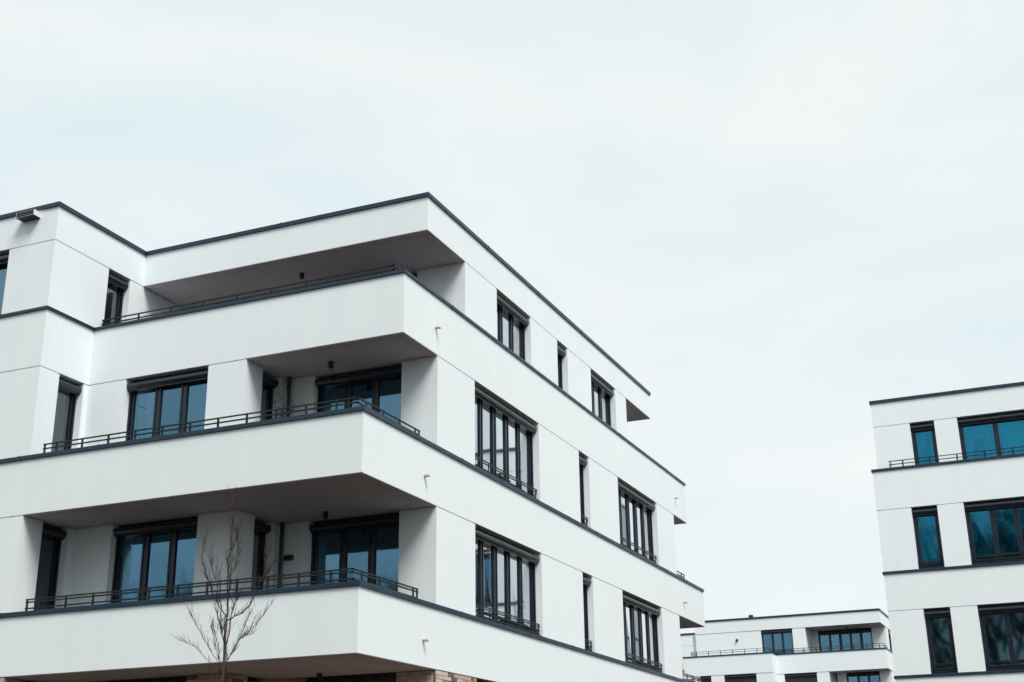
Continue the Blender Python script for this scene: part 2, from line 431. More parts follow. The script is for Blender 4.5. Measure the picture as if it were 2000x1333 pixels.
POST_CACHE = {}
def railing(bld, pts, z, heights, spacing, first=None, ends=True, thick=.012, postw=.04, label=None):
    """low balcony rail along a polyline (x,y), z = coping top"""
    rl = MB()
    for a, b in zip(pts[:-1], pts[1:]):
        d = (Vector(b)-Vector(a)); L = d.length; d.normalize(); nn = Vector((d.y, -d.x))*0.014
        for h in heights:
            A = Vector(a)-d*.014; B = Vector(b)+d*.014
            lo = [A+nn, B+nn, B-nn, A-nn]
            rl.prism([(p.x, p.y, z+h-thick) for p in lo], [(p.x, p.y, z+h+thick) for p in lo])
    o = rl.build('railing', RAIL, bld)
    key = (round(max(heights), 3), postw)
    if key not in POST_CACHE:
        me = bpy.data.meshes.new('post'); hh = max(heights)-.004; w_ = postw/2
        mb = MB().box(-w_, w_, -.010, .010, -.01, hh)
        me.from_pydata(mb.v, [], mb.f); me.materials.append(RAIL); POST_CACHE[key] = me
    me = POST_CACHE[key]
    for i, (a, b) in enumerate(zip(pts[:-1], pts[1:])):
        d = (Vector(b)-Vector(a)); L = d.length; ang = math.atan2(d.y, d.x)
        u = first if (first is not None and i == 0) else spacing*0.5
        ps = [0.02] if (i == 0 and ends) else []
        while u < L-.12: ps.append(u); u += spacing
        if i == len(pts)-2 and ends: ps.append(L-.02)
        for u in ps:
            p = Vector(a) + d.normalized()*u; shared('post', me, o, (p.x, p.y, z), ang)
    return o

def downlight(bld, x, y, z):
    mb = MB(); lathe(mb, (x, y, z-.14), [(.045, 0), (.050, .006), (.050, .134), (.050, .142)], 20); o = mb.build('downlight', BLACK, bld, smooth=False)
    r = MB(); lathe(r, (x, y, z-.012), [(.062, 0), (.062, .012)], 20); r.build('mounting_ring', BLACK, o)

def spout(bld, x, y, z):
    """slant-cut overflow pipe sticking out of a +x facade"""
    mb = MB(); n = 16; ri, ro, L = .024, .031, .13
    rings = [[], [], [], []]
    for j in range(n):
        t = 2*math.pi*j/n; c, s_ = math.cos(t), math.sin(t)
        cut = L - .075*(s_*.5+.5)
        for q, (rad, xx) in enumerate(((ro, -.02), (ro, cut), (ri, cut), (ri, .0))):
            rings[q].append((x+xx, y+rad*c, z+rad*s_))
    for a, b in ((0, 1), (1, 2), (2, 3)):
        mb.prism(rings[a], rings[b], caps=False)
    mb.poly(rings[3]); o = mb.build('overflow_spout', ZINC, bld)
    for p in o.data.polygons: p.use_smooth = False
    c = MB(); lathe_pts = [(x+.004, y+.038*math.cos(2*math.pi*j/n), z+.038*math.sin(2*math.pi*j/n)) for j in range(n)]
    c.prism([(x-.01, p[1], p[2]) for p in lathe_pts], lathe_pts); c.build('collar', ZINC, o)

# ------------------------------------------------------------------ ground
def ground():
    me = bpy.data.meshes.new('ground'); n = 24; sz = 900; vs = []; fs = []
    for j in range(n+1):
        for i in range(n+1): vs.append((-sz+2*sz*i/n, -sz+2*sz*j/n, 0))
    for j in range(n):
        for i in range(n): k = j*(n+1)+i; fs.append((k, k+1, k+n+2, k+n+1))
    me.from_pydata(vs, [], fs); me.materials.append(GROUND)
    o = bpy.data.objects.new('ground', me); o['kind'] = 'structure'; o['label'] = 'brown winter lawn around the apartment buildings'; o['category'] = 'ground'; add(o)
ground()

# ================================================================== MAIN BUILDING
GZ = -EYE
bA = thing('apartment_building', 'large white corner apartment block with stacked wraparound balconies, nearest to the viewer', 'building', (-16, 28, GZ), 'white apartment blocks')
XL = -26.0
YF, YW, YR = 18.78, 20.185, 21.615          # balcony front, wall front, loggia back
XB, XR, XS = -18.15, -14.27, -10.8          # bay side, loggia side, side facade
Y1, Y2 = 37.56, 40.40
XT, YT, YTB = -11.04, 21.60, 23.385         # set-back top storey
# bands ------------------------------------------------------------
t = 0.22
for k in (1, 2):
    band(bA, 'parapet_band', [(XL, XS, YF, Y2)],
         [(XL, XS, YF, YF+t), (XS-t, XS, YF+t, Y2-t), (XL, XS, Y2-t, Y2)], S[k-1], C[k])
    coping(bA, [(XL, YF), (XS, YF), (XS, Y2), (XL, Y2)], C[k])
band(bA, 'parapet_band', [(XL, XB, YF, 38.99), (XB, XS, YW, 38.99)],
     [(XL, XB, YF, YF+t), (XB-t, XB, YF+t, YW+t), (XB, XS, YW, YW+t), (XS-t, XS, YW+t, 38.99-t), (XL, XS, 38.99-t, 38.99)], S[2], C[3])
coping(bA, [(XL, YF), (XB, YF), (XB, YW), (XS, YW), (XS, 38.99), (XL, 38.99)], C[3], h=.062)
YRE = 36.50
rs = MB().box(XL, XB, YF, YRE, S[3], RC).box(XB, XT, YT, YRE, S[3], RC)
rs.build('roof_slab', PLASTER, bA)
coping(bA, [(XL, YF), (XB, YF), (XB, YT), (XT, YT), (XT, YRE), (XL, YRE)], RC, h=RT_-RC, over=0.035, depth=0.35, seg=3.0, name='roof_coping')
# soffit panels: a plain field set inside a drip margin
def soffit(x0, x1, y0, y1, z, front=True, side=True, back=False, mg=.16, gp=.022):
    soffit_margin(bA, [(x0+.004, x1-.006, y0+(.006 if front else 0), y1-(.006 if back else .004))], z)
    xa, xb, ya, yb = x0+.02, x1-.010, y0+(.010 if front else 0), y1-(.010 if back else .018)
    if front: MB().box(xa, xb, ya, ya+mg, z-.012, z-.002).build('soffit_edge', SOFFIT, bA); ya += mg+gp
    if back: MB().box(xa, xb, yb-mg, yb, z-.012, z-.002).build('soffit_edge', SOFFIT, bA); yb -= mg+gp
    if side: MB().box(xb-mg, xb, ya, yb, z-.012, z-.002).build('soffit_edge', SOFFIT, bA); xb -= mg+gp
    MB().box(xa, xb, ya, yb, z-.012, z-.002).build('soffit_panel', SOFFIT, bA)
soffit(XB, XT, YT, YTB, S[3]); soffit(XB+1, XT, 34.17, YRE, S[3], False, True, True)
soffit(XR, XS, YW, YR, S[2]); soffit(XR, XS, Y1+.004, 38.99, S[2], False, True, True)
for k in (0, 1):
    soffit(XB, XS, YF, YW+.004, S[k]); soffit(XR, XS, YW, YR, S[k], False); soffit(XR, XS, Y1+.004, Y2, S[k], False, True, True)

sideF = Face('side', XS); topF = Face('side', XT); frontB = Face('front', YF); frontW = Face('front', YW); backW = Face('front', YR)
bayS = Face('side', XB); logS = Face('side', XR)
TH = 0.30
# storeys 1, 2 and the brick ground floor ----------------------------
def storey(k):
    z0 = C[k] if k else FL[0]-1.2; z1 = S[k]; fl = FL[k]+.005 if k else z0
    m = PLASTER if k else BRICKWALL
    zc = (C[k]+CT) if k else FL[0]
    # side facade
    P = [(XS-TH, XS, YR, 23.34)], [(XS-TH, XS, 26.83, 29.45)], [(XS-TH, XS, 30.16, 32.40)], [(XS-TH, XS, 35.83, Y1)]
    res = []
    for i, b in enumerate(P):
        if i == 0: b = [(-11.59, XS, YR, YR+TH), (XS-TH, XS, YR+TH, 23.34)]
        res.append(pier(bA, b, z0, z1, m))
    kk = dict(rail=2 if k == 2 else 4)
    nm = ['', 'first', 'second'][k] if k else 'ground'
    cur = {1: [(0.42, 0.98, None)], 2: [(0.05, 0.98, None)]}.get(k)
    window(bA, sideF, 23.34, 26.83, zc, z1, 5, wide=(2, 3), handle=True, curt=cur, **kk)
    window(bA, sideF, 29.45, 30.16, zc, z1, 1, **kk)
    window(bA, sideF, 32.40, 35.83, zc, z1, 5, wide=(2, 3), curt=[(0.02, 0.98, None)], **kk)
    # front: bay, recessed wall, loggia
    pier(bA, [(-19.35, XB-TH, YF, YF+TH), (XB-TH, XB, YF, 19.33)], z0, z1, m); pier(bA, [(XL, -22.80, YF, YF+TH)], z0, z1, m)
    window(bA, frontB, -22.80, -19.35, zc, z1, 5, depth=.5)
    window(bA, bayS, 19.33, 20.05, FL[k]+.02, z1, 1, GLASS_CLEAR, depth=.6, curt=[(0.45, 1.0, None)] if k == 2 else None)
    pier(bA, [(XB-TH, XB, 20.05, YW+TH), (XB, -17.19, YW, YW+TH)], fl, z1, m)
    window(bA, frontW, -17.19, -15.16, FL[k]+.02, z1, 3, curt=[(0.0, 0.16, None)])
    lp = pier(bA, [(-15.16, XR-TH, YW, YW+TH), (XR-TH, XR, YW, 20.77)], fl, z1, m)
    window(bA, logS, 20.77, 21.40, FL[k]+.02, z1, 1, GLASS_CLEAR, depth=.35)
    pier(bA, [(XR-TH, XR, 21.40, YR+TH), (XR, -13.60, YR, YR+TH)], fl, z1, m)
    window(bA, backW, -13.60, -11.59, FL[k]+.02, z1, 3, depth=1.0)
    # rear wall closes the block
    pier(bA, [(XL, XS-TH-.001, Y1-TH, Y1)], fl, z1, m)
    return res[0], lp
for k in (1, 2): storey(k)
brick_piers = storey(0)
pl = MB().box(XL, XS-.05, YW+.05, Y1-.05, GZ-.2, FL[0]-.02); pl.box(XL, XB-.05, YF+.05, YW+.05, GZ-.2, FL[0]-.02); pl.build('plinth', BRICKWALL, bA)
# individual bricks where the masonry shows
bm_ = bpy.data.meshes.new('brick'); q = MB().box(-.12, .12, -.05, .012, -.0325, .0325); bm_.from_pydata(q.v, [], q.f); bm_.materials.append(BRICK)
hb_ = bpy.data.meshes.new('half_brick'); q = MB().box(-.0575, .0575, -.05, .012, -.0325, .0325); hb_.from_pydata(q.v, [], q.f); hb_.materials.append(BRICK)
def lay(parent, face, a0, a1, ztop, rows):
    for r in range(rows):
        z = ztop - .0345 - r*.074; a = a0; first = True
        while a < a1-.03:
            half = (first and r % 2) or (a1-a) < .245
            if first is False and random.random() < .0: half = True
            w_ = .115 if half else .24
            if a+w_ > a1+.03: w_ = .115; half = True
            if a+w_ > a1+.03: break
            c = a+w_/2; p = face.pt(c, 0, z); j = random.uniform(-.002, .003)
            o = shared('brick', hb_ if half else bm_, parent, p, 0 if face.kind == 'front' else math.pi/2)
            if face.kind == 'front': o.location.y += .0-.0+j; o.rotation_euler = (0, 0, math.pi)
            else: o.rotation_euler = (0, 0, -math.pi/2); o.location.x += j
            a += w_+.010; first = False
for pr in brick_piers: pr.data.materials[0] = MORTAR
lay(brick_piers[0], sideF, YR, 23.34, S[0]-GAP, 7)
lay(brick_piers[0], backW, -11.59, XS, S[0]-GAP, 7)
lay(brick_piers[1], frontW, -15.16, XR, S[0]-GAP, 4)
lay(brick_piers[1], logS, YW, 20.77, S[0]-GAP, 4)
zl = S[0]-GAP-7*.074-.004; zl2 = S[0]-GAP-4*.074-.004; e2 = .010
MB().box(-11.59, XS+e2, YR-e2, YR+TH, GZ-.1, zl).box(XS-TH, XS+e2, YR+TH, 23.34, GZ-.1, zl).build('lower_masonry', BRICKWALL, brick_piers[0])
MB().box(-15.16, XR+e2, YW-e2, YW+TH, GZ-.1, zl2).box(XR-TH, XR+e2, YW+TH, 20.77, GZ-.1, zl2).build('lower_masonry', BRICKWALL, brick_piers[1])
# top storey ---------------------------------------------------------
z0, z1 = FL[3]-.02, S[3]
pier(bA, [(XT-TH, XT, YTB, 25.06), (-12.2, XT-TH, YTB, YTB+TH)], z0, z1)
for b in ((27.05, 28.79), (29.50, 31.23), (33.21, 34.16)): pier(bA, [(XT-TH, XT, *b)], z0, z1)
window(bA, topF, 25.06, 27.05, FL[3]+.30, z1, 3, curt=[(0, 1, None)]); window(bA, topF, 28.79, 29.50, FL[3]+.30, z1, 1); window(bA, topF, 31.23, 33.21, FL[3]+.30, z1, 3, curt=[(0, 0.6, None)])
pier(bA, [(-16.4, -14.4, YTB, YTB+TH)], z0, z1); backT = Face('front', YTB)
window(bA, backT, -14.4, -12.2, FL[3]+.02, z1, 3)
pier(bA, [(XB-TH, XB, 21.165, YTB+TH), (XB, -17.6, YTB, YTB+TH)], z0, z1); window(bA, backT, -17.6, -16.4, FL[3]+.02, z1, 2, depth=.5)
pier(bA, [(-19.35, XB-TH, YF, YF+TH), (XB-TH, XB, YF, YW+.001)], C[3], z1); pier(bA, [(XB-TH, XB, YW+.001, 20.45)], z0, z1); window(bA, bayS, 20.45, 21.165, FL[3]+.02, z1, 1, GLASS_CLEAR, depth=.6)
pier(bA, [(XL, -22.8, YF, YF+TH)], C[3], z1); window(bA, frontB, -22.80, -19.35, C[3]+CT, z1, 5, depth=.8)
pier(bA, [(XL, XT-TH-.001, 34.16-TH, 34.16)], z0, z1)
# rails, lamps, pipes -------------------------------------------------
railing(bA, [(-17.98, 18.95), (-11.02, 18.95), (-11.02, 21.30)], C[2]+CT, (.237, .150), .623, first=.31)
railing(bA, [(-17.98, 18.95), (-11.02, 18.95), (-11.02, 21.30)], C[1]+CT, (.245, .195, .080), .623, first=.31)
railing(bA, [(-18.10, 20.36), (-11.13, 20.36), (-11.13, 23.20)], C[3]+.062, (.225, .130), .815, first=.94, thick=.012, postw=.035)
railing(bA, [(-10.97, 37.70), (-10.97, 38.95)], C[2]+CT, (.237, .150), .623)
railing(bA, [(-10.97, 37.70), (-10.97, 40.20), (-14.0, 40.20)], C[1]+CT, (.245, .195, .080), .623)
for (x, y, z) in ((-14.55, 22.455, S[3]), (-12.87, 21.05, S[2]), (-12.90, 21.10, S[1]), (-12.90, 21.09, S[0])): downlight(bA, x, y, z)
for (y, z) in ((21.525, 9.08), (37.80, 9.09)): spout(bA, XS, y, z)
for (y, z) in ((21.11, 6.0), (38.12, 5.98)): spout(bA, XS, y, z)
spout(bA, XS, 21.11, 3.0)
for k in (1, 2):
    mb = MB().tube([(-14.12, 21.50, FL[k]), (-14.12, 21.50, S[k])], [.043, .043], 16); o = mb.build('downpipe', PIPE, bA, smooth=True)
    for zz in (S[k]-.12, S[k]-1.3):
        c = MB(); lathe(c, (-14.12, 21.50, zz), [(.052, 0), (.052, .04)], 16); c.build('pipe_clip', PIPE, o)
wl = MB().box(-14.08, -13.89, YR-.09, YR, 4.775, 4.875).build('wall_lamp', BLACK, bA, bevel=.02)
# box scupper under the roof edge of the bay
sc_ = MB(); x0, x1, ya, zb, zt = -19.08, -18.61, 18.575, 11.845, 11.965
for b in ((x0, x1, ya, YF, zb, zb+.004), (x0, x1, ya, YF, zt-.004, zt), (x0, x0+.005, ya, YF, zb+.004, zt-.004), (x1-.005, x1, ya, YF, zb+.004, zt-.004)): sc_.box(*b)
so_ = sc_.build('roof_scupper', WHITE_BOX, bA)
MB().box(x0+.002, x1-.002, ya+.002, YF, zb-.006, zb-.0005).build('scupper_base', SLAT, so_)
MB().box(x0+.0055, x1-.0055, ya+.004, YF-.005, zb+.0045, zt-.0045).build('scupper_dark_fill', BLACK, so_)  # black block fills the open box, standing in for the shade inside

# ================================================================== RIGHT BUILDING
bB = thing('apartment_building', 'white apartment block with teal-tinted windows, cut off by the picture\'s right edge', 'building', (4, 46, GZ), 'white apartment blocks')
YB_, YBT, XBL, XBR = 40.0, 40.55, -5.17, 13.0
for k in (1, 2, 3):
    band(bB, 'parapet_band', [(XBL, XBR, YB_, 52)], [(XBL, XBR, YB_, YB_+t), (XBL, XBL+t, YB_+t, 52), (XBR-t, XBR, YB_+t, 52)], S[k-1]+.035, C[k]+.02)
    coping(bB, [(XBL, 52), (XBL, YB_), (XBR, YB_), (XBR, 52)], C[k]+.02, seg=2.6)
MB().box(-5.07, XBR-.2, YBT, 51.8, S[3]+.035, RC+.035).build('roof_slab', PLASTER, bB)
coping(bB, [(-5.07, 51.8), (-5.07, YBT), (XBR-.2, YBT), (XBR-.2, 51.8)], RC+.035, h=.10, over=.035, seg=2.6, name='roof_coping')
MB().box(XBL+.05, XBR-.05, YB_+.04, 51.6, GZ-.2, FL[0]-.02).build('plinth', BRICKWALL, bB)
fB = Face('front', YB_); fBT = Face('front', YBT)
def tieback(t):                              # curtain drawn aside: a pointed opening
    if t > .86: return None
    u = t/.86; return (.10+.52*u**1.6, .80-.12*u)
for k in (0, 1, 2):
    z0 = C[k]+CT+.02 if k else FL[0]; z1 = S[k]+.035; m = PLASTER if k else BRICKWALL; zz = C[k]+.02 if k else GZ
    for (a, b) in ((XBL, -4.165), (-3.42, -2.672), (0.79, 2.4), (3.2, 4.4), (7.9, XBR)): pier(bB, [(a, b, YB_, YB_+TH)], zz, z1, m)
    window(bB, fB, -4.165, -3.42, z0, z1, 1, GLASS_TEAL if k == 2 else GLASS_DIM, rail=4, curt=[(0, 1, None)] if k == 2 else None, bolder=.03)
    window(bB, fB, -2.672, 0.79, z0, z1, 5, GLASS_TEAL if k == 2 else GLASS_DIM, rail=4, bolder=.03)
    window(bB, fB, 2.4, 3.2, z0, z1, 1, GLASS_TEAL, rail=4, bolder=.03); window(bB, fB, 4.4, 7.9, z0, z1, 5, GLASS_TEAL, rail=4, bolder=.03)
    MB().box(XBL, XBL+TH, YB_+TH+.001, 51.7, zz, z1).build('end_wall', m, bB); MB().box(XBR-TH, XBR, YB_+TH+.001, 51.7, zz, z1).build('end_wall', m, bB)
z0, z1 = FL[3], S[3]+.035
for (a, b) in ((-5.07, -3.97), (-3.244, -2.571), (0.5, 3.0), (6.0, XBR-.2)): pier(bB, [(a, b, YBT, YBT+TH)], z0, z1)
window(bB, fBT, -3.97, -3.244, FL[3]+.25, z1, 1, GLASS_TEAL, curt=[(0, 1, tieback)], bolder=.03)
window(bB, fBT, -2.571, 0.5, FL[3]+.25, z1, 3, GLASS_TEAL, curt=[(0, .34, lambda t: (.22+.2*t, .80-.25*t) if t < .75 else None), (.35, 1, None)], bolder=.03)
window(bB, fBT, 3.0, 6.0, FL[3]+.25, z1, 3, GLASS_TEAL, bolder=.03)
MB().box(-5.07, -4.77, YBT+TH+.001, 51.5, z0, z1).build('end_wall', PLASTER, bB)
railing(bB, [(-4.66, 41.3), (-4.66, 40.17), (12.5, 40.17)], C[3]+.02+CT, (.240, .135), .79, thick=.011)

# ================================================================== FAR BUILDING
bC = thing('apartment_building', 'far white apartment block seen low between the other two buildings', 'building', (-17, 92, GZ), 'white apartment blocks')
YL, YM, YRo, YLo = 85.2, 86.6, 86.8, 89.0
S3c, RCc = 11.43, 12.185
XE, XST, XLE = -11.55, -18.54, -24.4
for k in (1, 2, 3):
    band(bC, 'parapet_band', [(XLE, XST, YL, 105), (XST, XE, YM, 105)],
         [(XLE, XST, YL, YL+t), (XST-t, XST, YL+t, YM+t), (XST, XE, YM, YM+t), (XE-t, XE, YM+t, 105), (XLE, XLE+t, YL+t, 105)], S[k-1], C[k])
    coping(bC, [(XLE, 105), (XLE, YL), (XST, YL), (XST, YM), (XE, YM), (XE, 105)], C[k], seg=4)
MB().box(-23.93, -11.76, YRo, 104.5, S3c, RCc).box(-34, -23.93, 92.5, 104.5, S3c, RCc).build('roof_slab', PLASTER, bC)
coping(bC, [(-34, 92.5), (-23.93, 92.5), (-23.93, YRo), (-11.76, YRo), (-11.76, 104.5)], RCc, h=.12, over=.04, seg=5, name='roof_coping')
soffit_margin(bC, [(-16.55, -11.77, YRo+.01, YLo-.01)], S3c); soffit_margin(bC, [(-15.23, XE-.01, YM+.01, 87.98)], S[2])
MB().box(XLE+.1, XE-.1, 88.1, 104.8, GZ-.2, FL[0]-.02).build('plinth', BRICKWALL, bC)
fT = Face('front', YRo+.02); fL = Face('front', YL+.02); fM = Face('front', YM+.02); fR = Face('front', YLo); fR2 = Face('front', 88.0); sT = Face('side', -11.78)
z0, z1 = FL[3]+.005, S3c
pier(bC, [(-23.91, -19.48, YRo+.02, YRo+.32)], z0, z1); pier(bC, [(-17.41, -16.56, YRo+.02, YRo+.32), (-16.86, -16.56, YRo+.32, YLo+.3)], z0, z1)
pier(bC, [(-34, -23.91, 92.5, 92.8), (-24.21, -23.91, YRo+.32, 92.5)], z0, z1)
window(bC, fT, -19.48, -17.41, FL[3]+.035, z1, 3)
pier(bC, [(-16.56, -16.16, YLo, YLo+.3)], z0, z1); window(bC, fR, -16.16, -12.67, FL[3]+.035, z1, 5, wide=(2, 4))
pier(bC, [(-12.67, -11.78, YLo, YLo+.3), (-12.08, -11.78, YLo+.3, 90.2)], z0, z1); window(bC, sT, 90.2, 93.0, FL[3]+.3, z1, 4); pier(bC, [(-12.08, -11.78, 93.0, 104)], z0, z1)
for k in (2, 1, 0):
    z0 = FL[k]+.005 if k else GZ; z1 = S[k]; zz = FL[k]+.02; m = PLASTER if k else BRICKWALL
    for (a, b) in ((XLE, -23.34), (-22.59, -21.73), (-19.62, XST)): pier(bC, [(a, b, YL+.02, YL+.32)], z0, z1, m)
    window(bC, fL, -23.34, -22.59, zz, z1, 1, closed=True); window(bC, fL, -21.73, -19.62, zz, z1, 3, closed=True)
    pier(bC, [(XST, -18.12, YM+.02, YM+.32), (XST-.3, XST, YL+.321, YM+.32)], z0, z1, m); window(bC, fM, -18.12, -16.03, zz, z1, 3, closed=True)
    pier(bC, [(-16.03, -15.24, YM+.02, YM+.32), (-15.54, -15.24, YM+.32, 88.3)], z0, z1, m)
    pier(bC, [(-15.24, -14.42, 88.0, 88.3)], z0, z1, m); window(bC, fR2, -14.42, -12.3, zz, z1, 3); pier(bC, [(-12.3, XE-.02, 88.0, 88.3), (XE-.32, XE-.02, 88.3, 104)], z0, z1, m)
    mb = MB().tube([(-15.05, 87.9, z0), (-15.05, 87.9, z1)], [.05, .05], 10); mb.build('downpipe', PIPE, bC, smooth=True)
railing(bC, [(-23.9, 86.7), (-23.9, 85.35), (-18.75, 85.35), (-18.75, 86.72), (-11.72, 86.72), (-11.72, 88.5)], C[3]+CT, (.28, .15), .80, thick=.013)
downlight(bC, -14.1, 87.9, S3c)
wl = MB(); lathe(wl, (-21.1, YRo-.04, 10.82), [(.07, 0), (.085, .03), (.085, .10), (.06, .13)], 14); wl.build('wall_lamp', BLACK, bC)
vt = MB(); lathe(vt, (-20.1, 87.0, 12.26), [(.12, 0), (.12, .12), (.19, .12), (.17, .19), (.08, .24)], 16); vt.build('roof_vent', BLACK, bC)

# ================================================================== PLANTS AND SMALL THINGS ON THE BALCONIES
def planter(face, a0, a1, d0, z, label):
    root = thing('planter_box', label, 'planter', face.pt((a0+a1)/2, d0+.06, z), 'planter boxes behind the window rails')
    mb = MB(); e = .018
    lo = [face.pt(a0+e, d0+e, z), face.pt(a1-e, d0+e, z), face.pt(a1-e, d0+.11-e, z), face.pt(a0+e, d0+.11-e, z)]
    hi = [face.pt(a0, d0, z+.15), face.pt(a1, d0, z+.15), face.pt(a1, d0+.11, z+.15), face.pt(a0, d0+.11, z+.15)]
    mb.prism(lo, hi); mb.build('trough', PLANTER, root)
    rim = MB(); face.box(rim, a0-.012, a1+.012, d0-.010, d0+.004, z+.128, z+.155); face.box(rim, a0-.012, a1+.012, d0+.106, d0+.118, z+.128, z+.155); rim.build('rim', PLANTER, root)
    st = MB(); rng = random.Random(int(a0*100))
    for _ in range(26):
        p = Vector(face.pt(rng.uniform(a0+.03, a1-.03), d0+rng.uniform(.03, .08), z+.14)); u = Vector((rng.uniform(-.05, .05), rng.uniform(-.06, .06), rng.uniform(.02, .07)))
        st.tube([p, p+u*.6, p+u+Vector((0, 0, -.01))], [.004, .003, .001], 4)
    st.build('dry_stems', TWIG, root)
ct1, ct2 = C[1]+CT, C[2]+CT
planter(sideF, 25.05, 25.75, .095, ct1+.004, 'dark planter box at the middle of the lowest wide window, behind its rail')
planter(sideF, 26.25, 26.75, .095, ct1+.004, 'dark planter box at the right end of the lowest wide window')
planter(sideF, 33.95, 34.70, .095, ct1+.004, 'dark planter box at the lowest far window, middle of its rail')
planter(sideF, 35.15, 35.75, .095, ct1+.004, 'dark planter box at the lowest far window, right end of its rail')
planter(sideF, 24.85, 25.35, .095, ct2+.004, 'dark planter box low behind the rail of the wide window one storey higher')

# terracotta pot hung on the rear balcony rail
pr = thing('flower_pot', 'small terracotta pot with dry twigs on the rear balcony rail', 'flower pot', (-10.955, 37.98, C[1]+CT))
px, py, pz = -10.955, 37.98, C[1]+CT
p = MB(); lathe(p, (px, py, pz+.10), [(.055, 0), (.085, .17), (.100, .17), (.100, .215), (.080, .215), (.075, .19)], 18); p.build('pot', CLAY, pr)
p = MB(); p.tube([(px-.04, py, pz-.005), (px-.04, py, pz+.115)], [.008, .008], 6); p.tube([(px+.04, py, pz-.005), (px+.04, py, pz+.115)], [.008, .008], 6); lathe(p, (px, py, pz+.09), [(.06, 0), (.06, .012)], 14); p.build('stand', RAIL, pr)
p = MB(); rng = random.Random(5)
for _ in range(9):
    a = rng.uniform(0, 6.28); l_ = rng.uniform(.12, .30); v = Vector((math.cos(a)*.28, math.sin(a)*.45, 1)).normalized()*l_; b = Vector((px, py, pz+.28))
    p.tube([b, b+v*.5+Vector((.01, .01, 0)), b+v], [.004, .003, .0015], 4)
p.build('twigs', TWIG, pr)

# potted shrub in the second-floor loggia corner
sx_, sy_, sz_ = -13.98, 21.18, FL[2]+.005
ps = thing('potted_shrub', 'thin reddish shrub in a pot by the downpipe in the upper loggia', 'shrub', (sx_, sy_, sz_))
p = MB(); lathe(p, (sx_, sy_, sz_), [(.13, 0), (.17, .30), (.18, .30), (.18, .34), (.15, .34), (.14, .31)], 20); p.build('pot', PLANTER, ps)
p = MB(); p.tube([(sx_, sy_, sz_+.30), (sx_+.02, sy_, sz_+1.3), (sx_+.01, sy_+.02, sz_+2.2)], [.018, .014, .008], 8); p.build('stem', PALEBARK, ps)
p = MB(); lf = MB(); rng = random.Random(8)
for _ in range(22):
    b = Vector((sx_+.015, sy_, sz_+rng.uniform(1.60, 2.20))); a = rng.uniform(0, 6.28); L = rng.uniform(.12, .34)
    e = b+Vector((math.cos(a)*L, math.sin(a)*L, rng.uniform(-.16, .12))); mid = (b+e)/2+Vector((0, 0, .05)); p.tube([b, mid, e], [.005, .004, .002], 4)
    for _ in range(7):
        c = mid.lerp(e, rng.random()) + Vector((rng.uniform(-.03, .03), rng.uniform(-.03, .03), rng.uniform(-.05, .02)))
        u = Vector((rng.uniform(-1, 1), rng.uniform(-1, 1), rng.uniform(-1.2, .2))).normalized(); v = u.cross(Vector((rng.random(), rng.random(), 1))).normalized()*.009
        lf.poly([c, c+u*.03+v, c+u*.07, c+u*.03-v])
p.build('branches', TWIG, ps); lf.build('leaves', REDLEAF, ps, fix=False)

# ================================================================== BARE SAPLING IN FRONT
TY = 14.0
def pxl(zx, zy, dy=0.0):
    """a place on the sapling, laid out in its own upright plane and pushed dy in depth"""
    X = 350+zx/3.31; Y = 930+zy/3.31
    d = RT*((X-1000)/2551.5) - UP*((Y-666.5)/2551.5) + FW
    P = d*(TY/d.y)
    return Vector((P.x, TY+dy, P.z))
base = pxl(277, 1345)
sap = thing('bare_sapling', 'slender leafless sapling in front of the lowest balcony band', 'tree', (base.x-.03, TY, GZ))
trunk_px = [(277, 1345), (284, 1270), (291, 1170), (297, 1090), (299, 1020), (303, 950), (310, 880), (313, 820), (314, 740), (320, 640), (327, 560), (333, 480), (338, 380), (342, 270), (344, 170), (347, 90)]
tp = [Vector((base.x-.05, TY, GZ-.1)), Vector((base.x-.035, TY+.01, GZ+.9)), Vector((base.x-.01, TY, GZ+2.1))] + [pxl(x, y, .012*math.sin(i*1.3)) for i, (x, y) in enumerate(trunk_px)]
tr_ = [.036, .031, .026] + [.0215, .0205, .0195, .0180, .0165, .0150, .0125, .0115, .0095, .0080, .0070, .0060, .0050, .0040, .0030, .0018]
tm = MB(); tm.tube(tp, tr_, 10); tm.build('trunk', BARK, sap, smooth=True)
rng = random.Random(21)
cw = MB()
def twig(p, d, L, r, lvl):
    n = max(3, int(L/.05)); pts = [p.copy()]; q = p.copy(); dd = d.normalized()
    for i in range(n):
        dd = (dd + Vector((rng.uniform(-.16, .16), rng.uniform(-.16, .16), rng.uniform(-.05, .13)))).normalized(); q = q + dd*(L/n); pts.append(q.copy())
    cw.tube(pts, [max(.0011, r*(1-.6*i/n)) for i in range(n+1)], 5 if r > .003 else 4, cap=False)
    if lvl > 0:
        k = int(L/.052)
        for _ in range(k):
            t = rng.uniform(.15, .97); i = min(int(t*n), n-1); b = pts[i].lerp(pts[i+1], t*n-i)
            a = rng.uniform(0, 6.28); side = Vector((math.cos(a), math.sin(a), 0))
            twig(b, dd*.75+side*.62+Vector((0, 0, .35)), L*rng.uniform(.16, .36), max(.0013, r*.55), lvl-1)
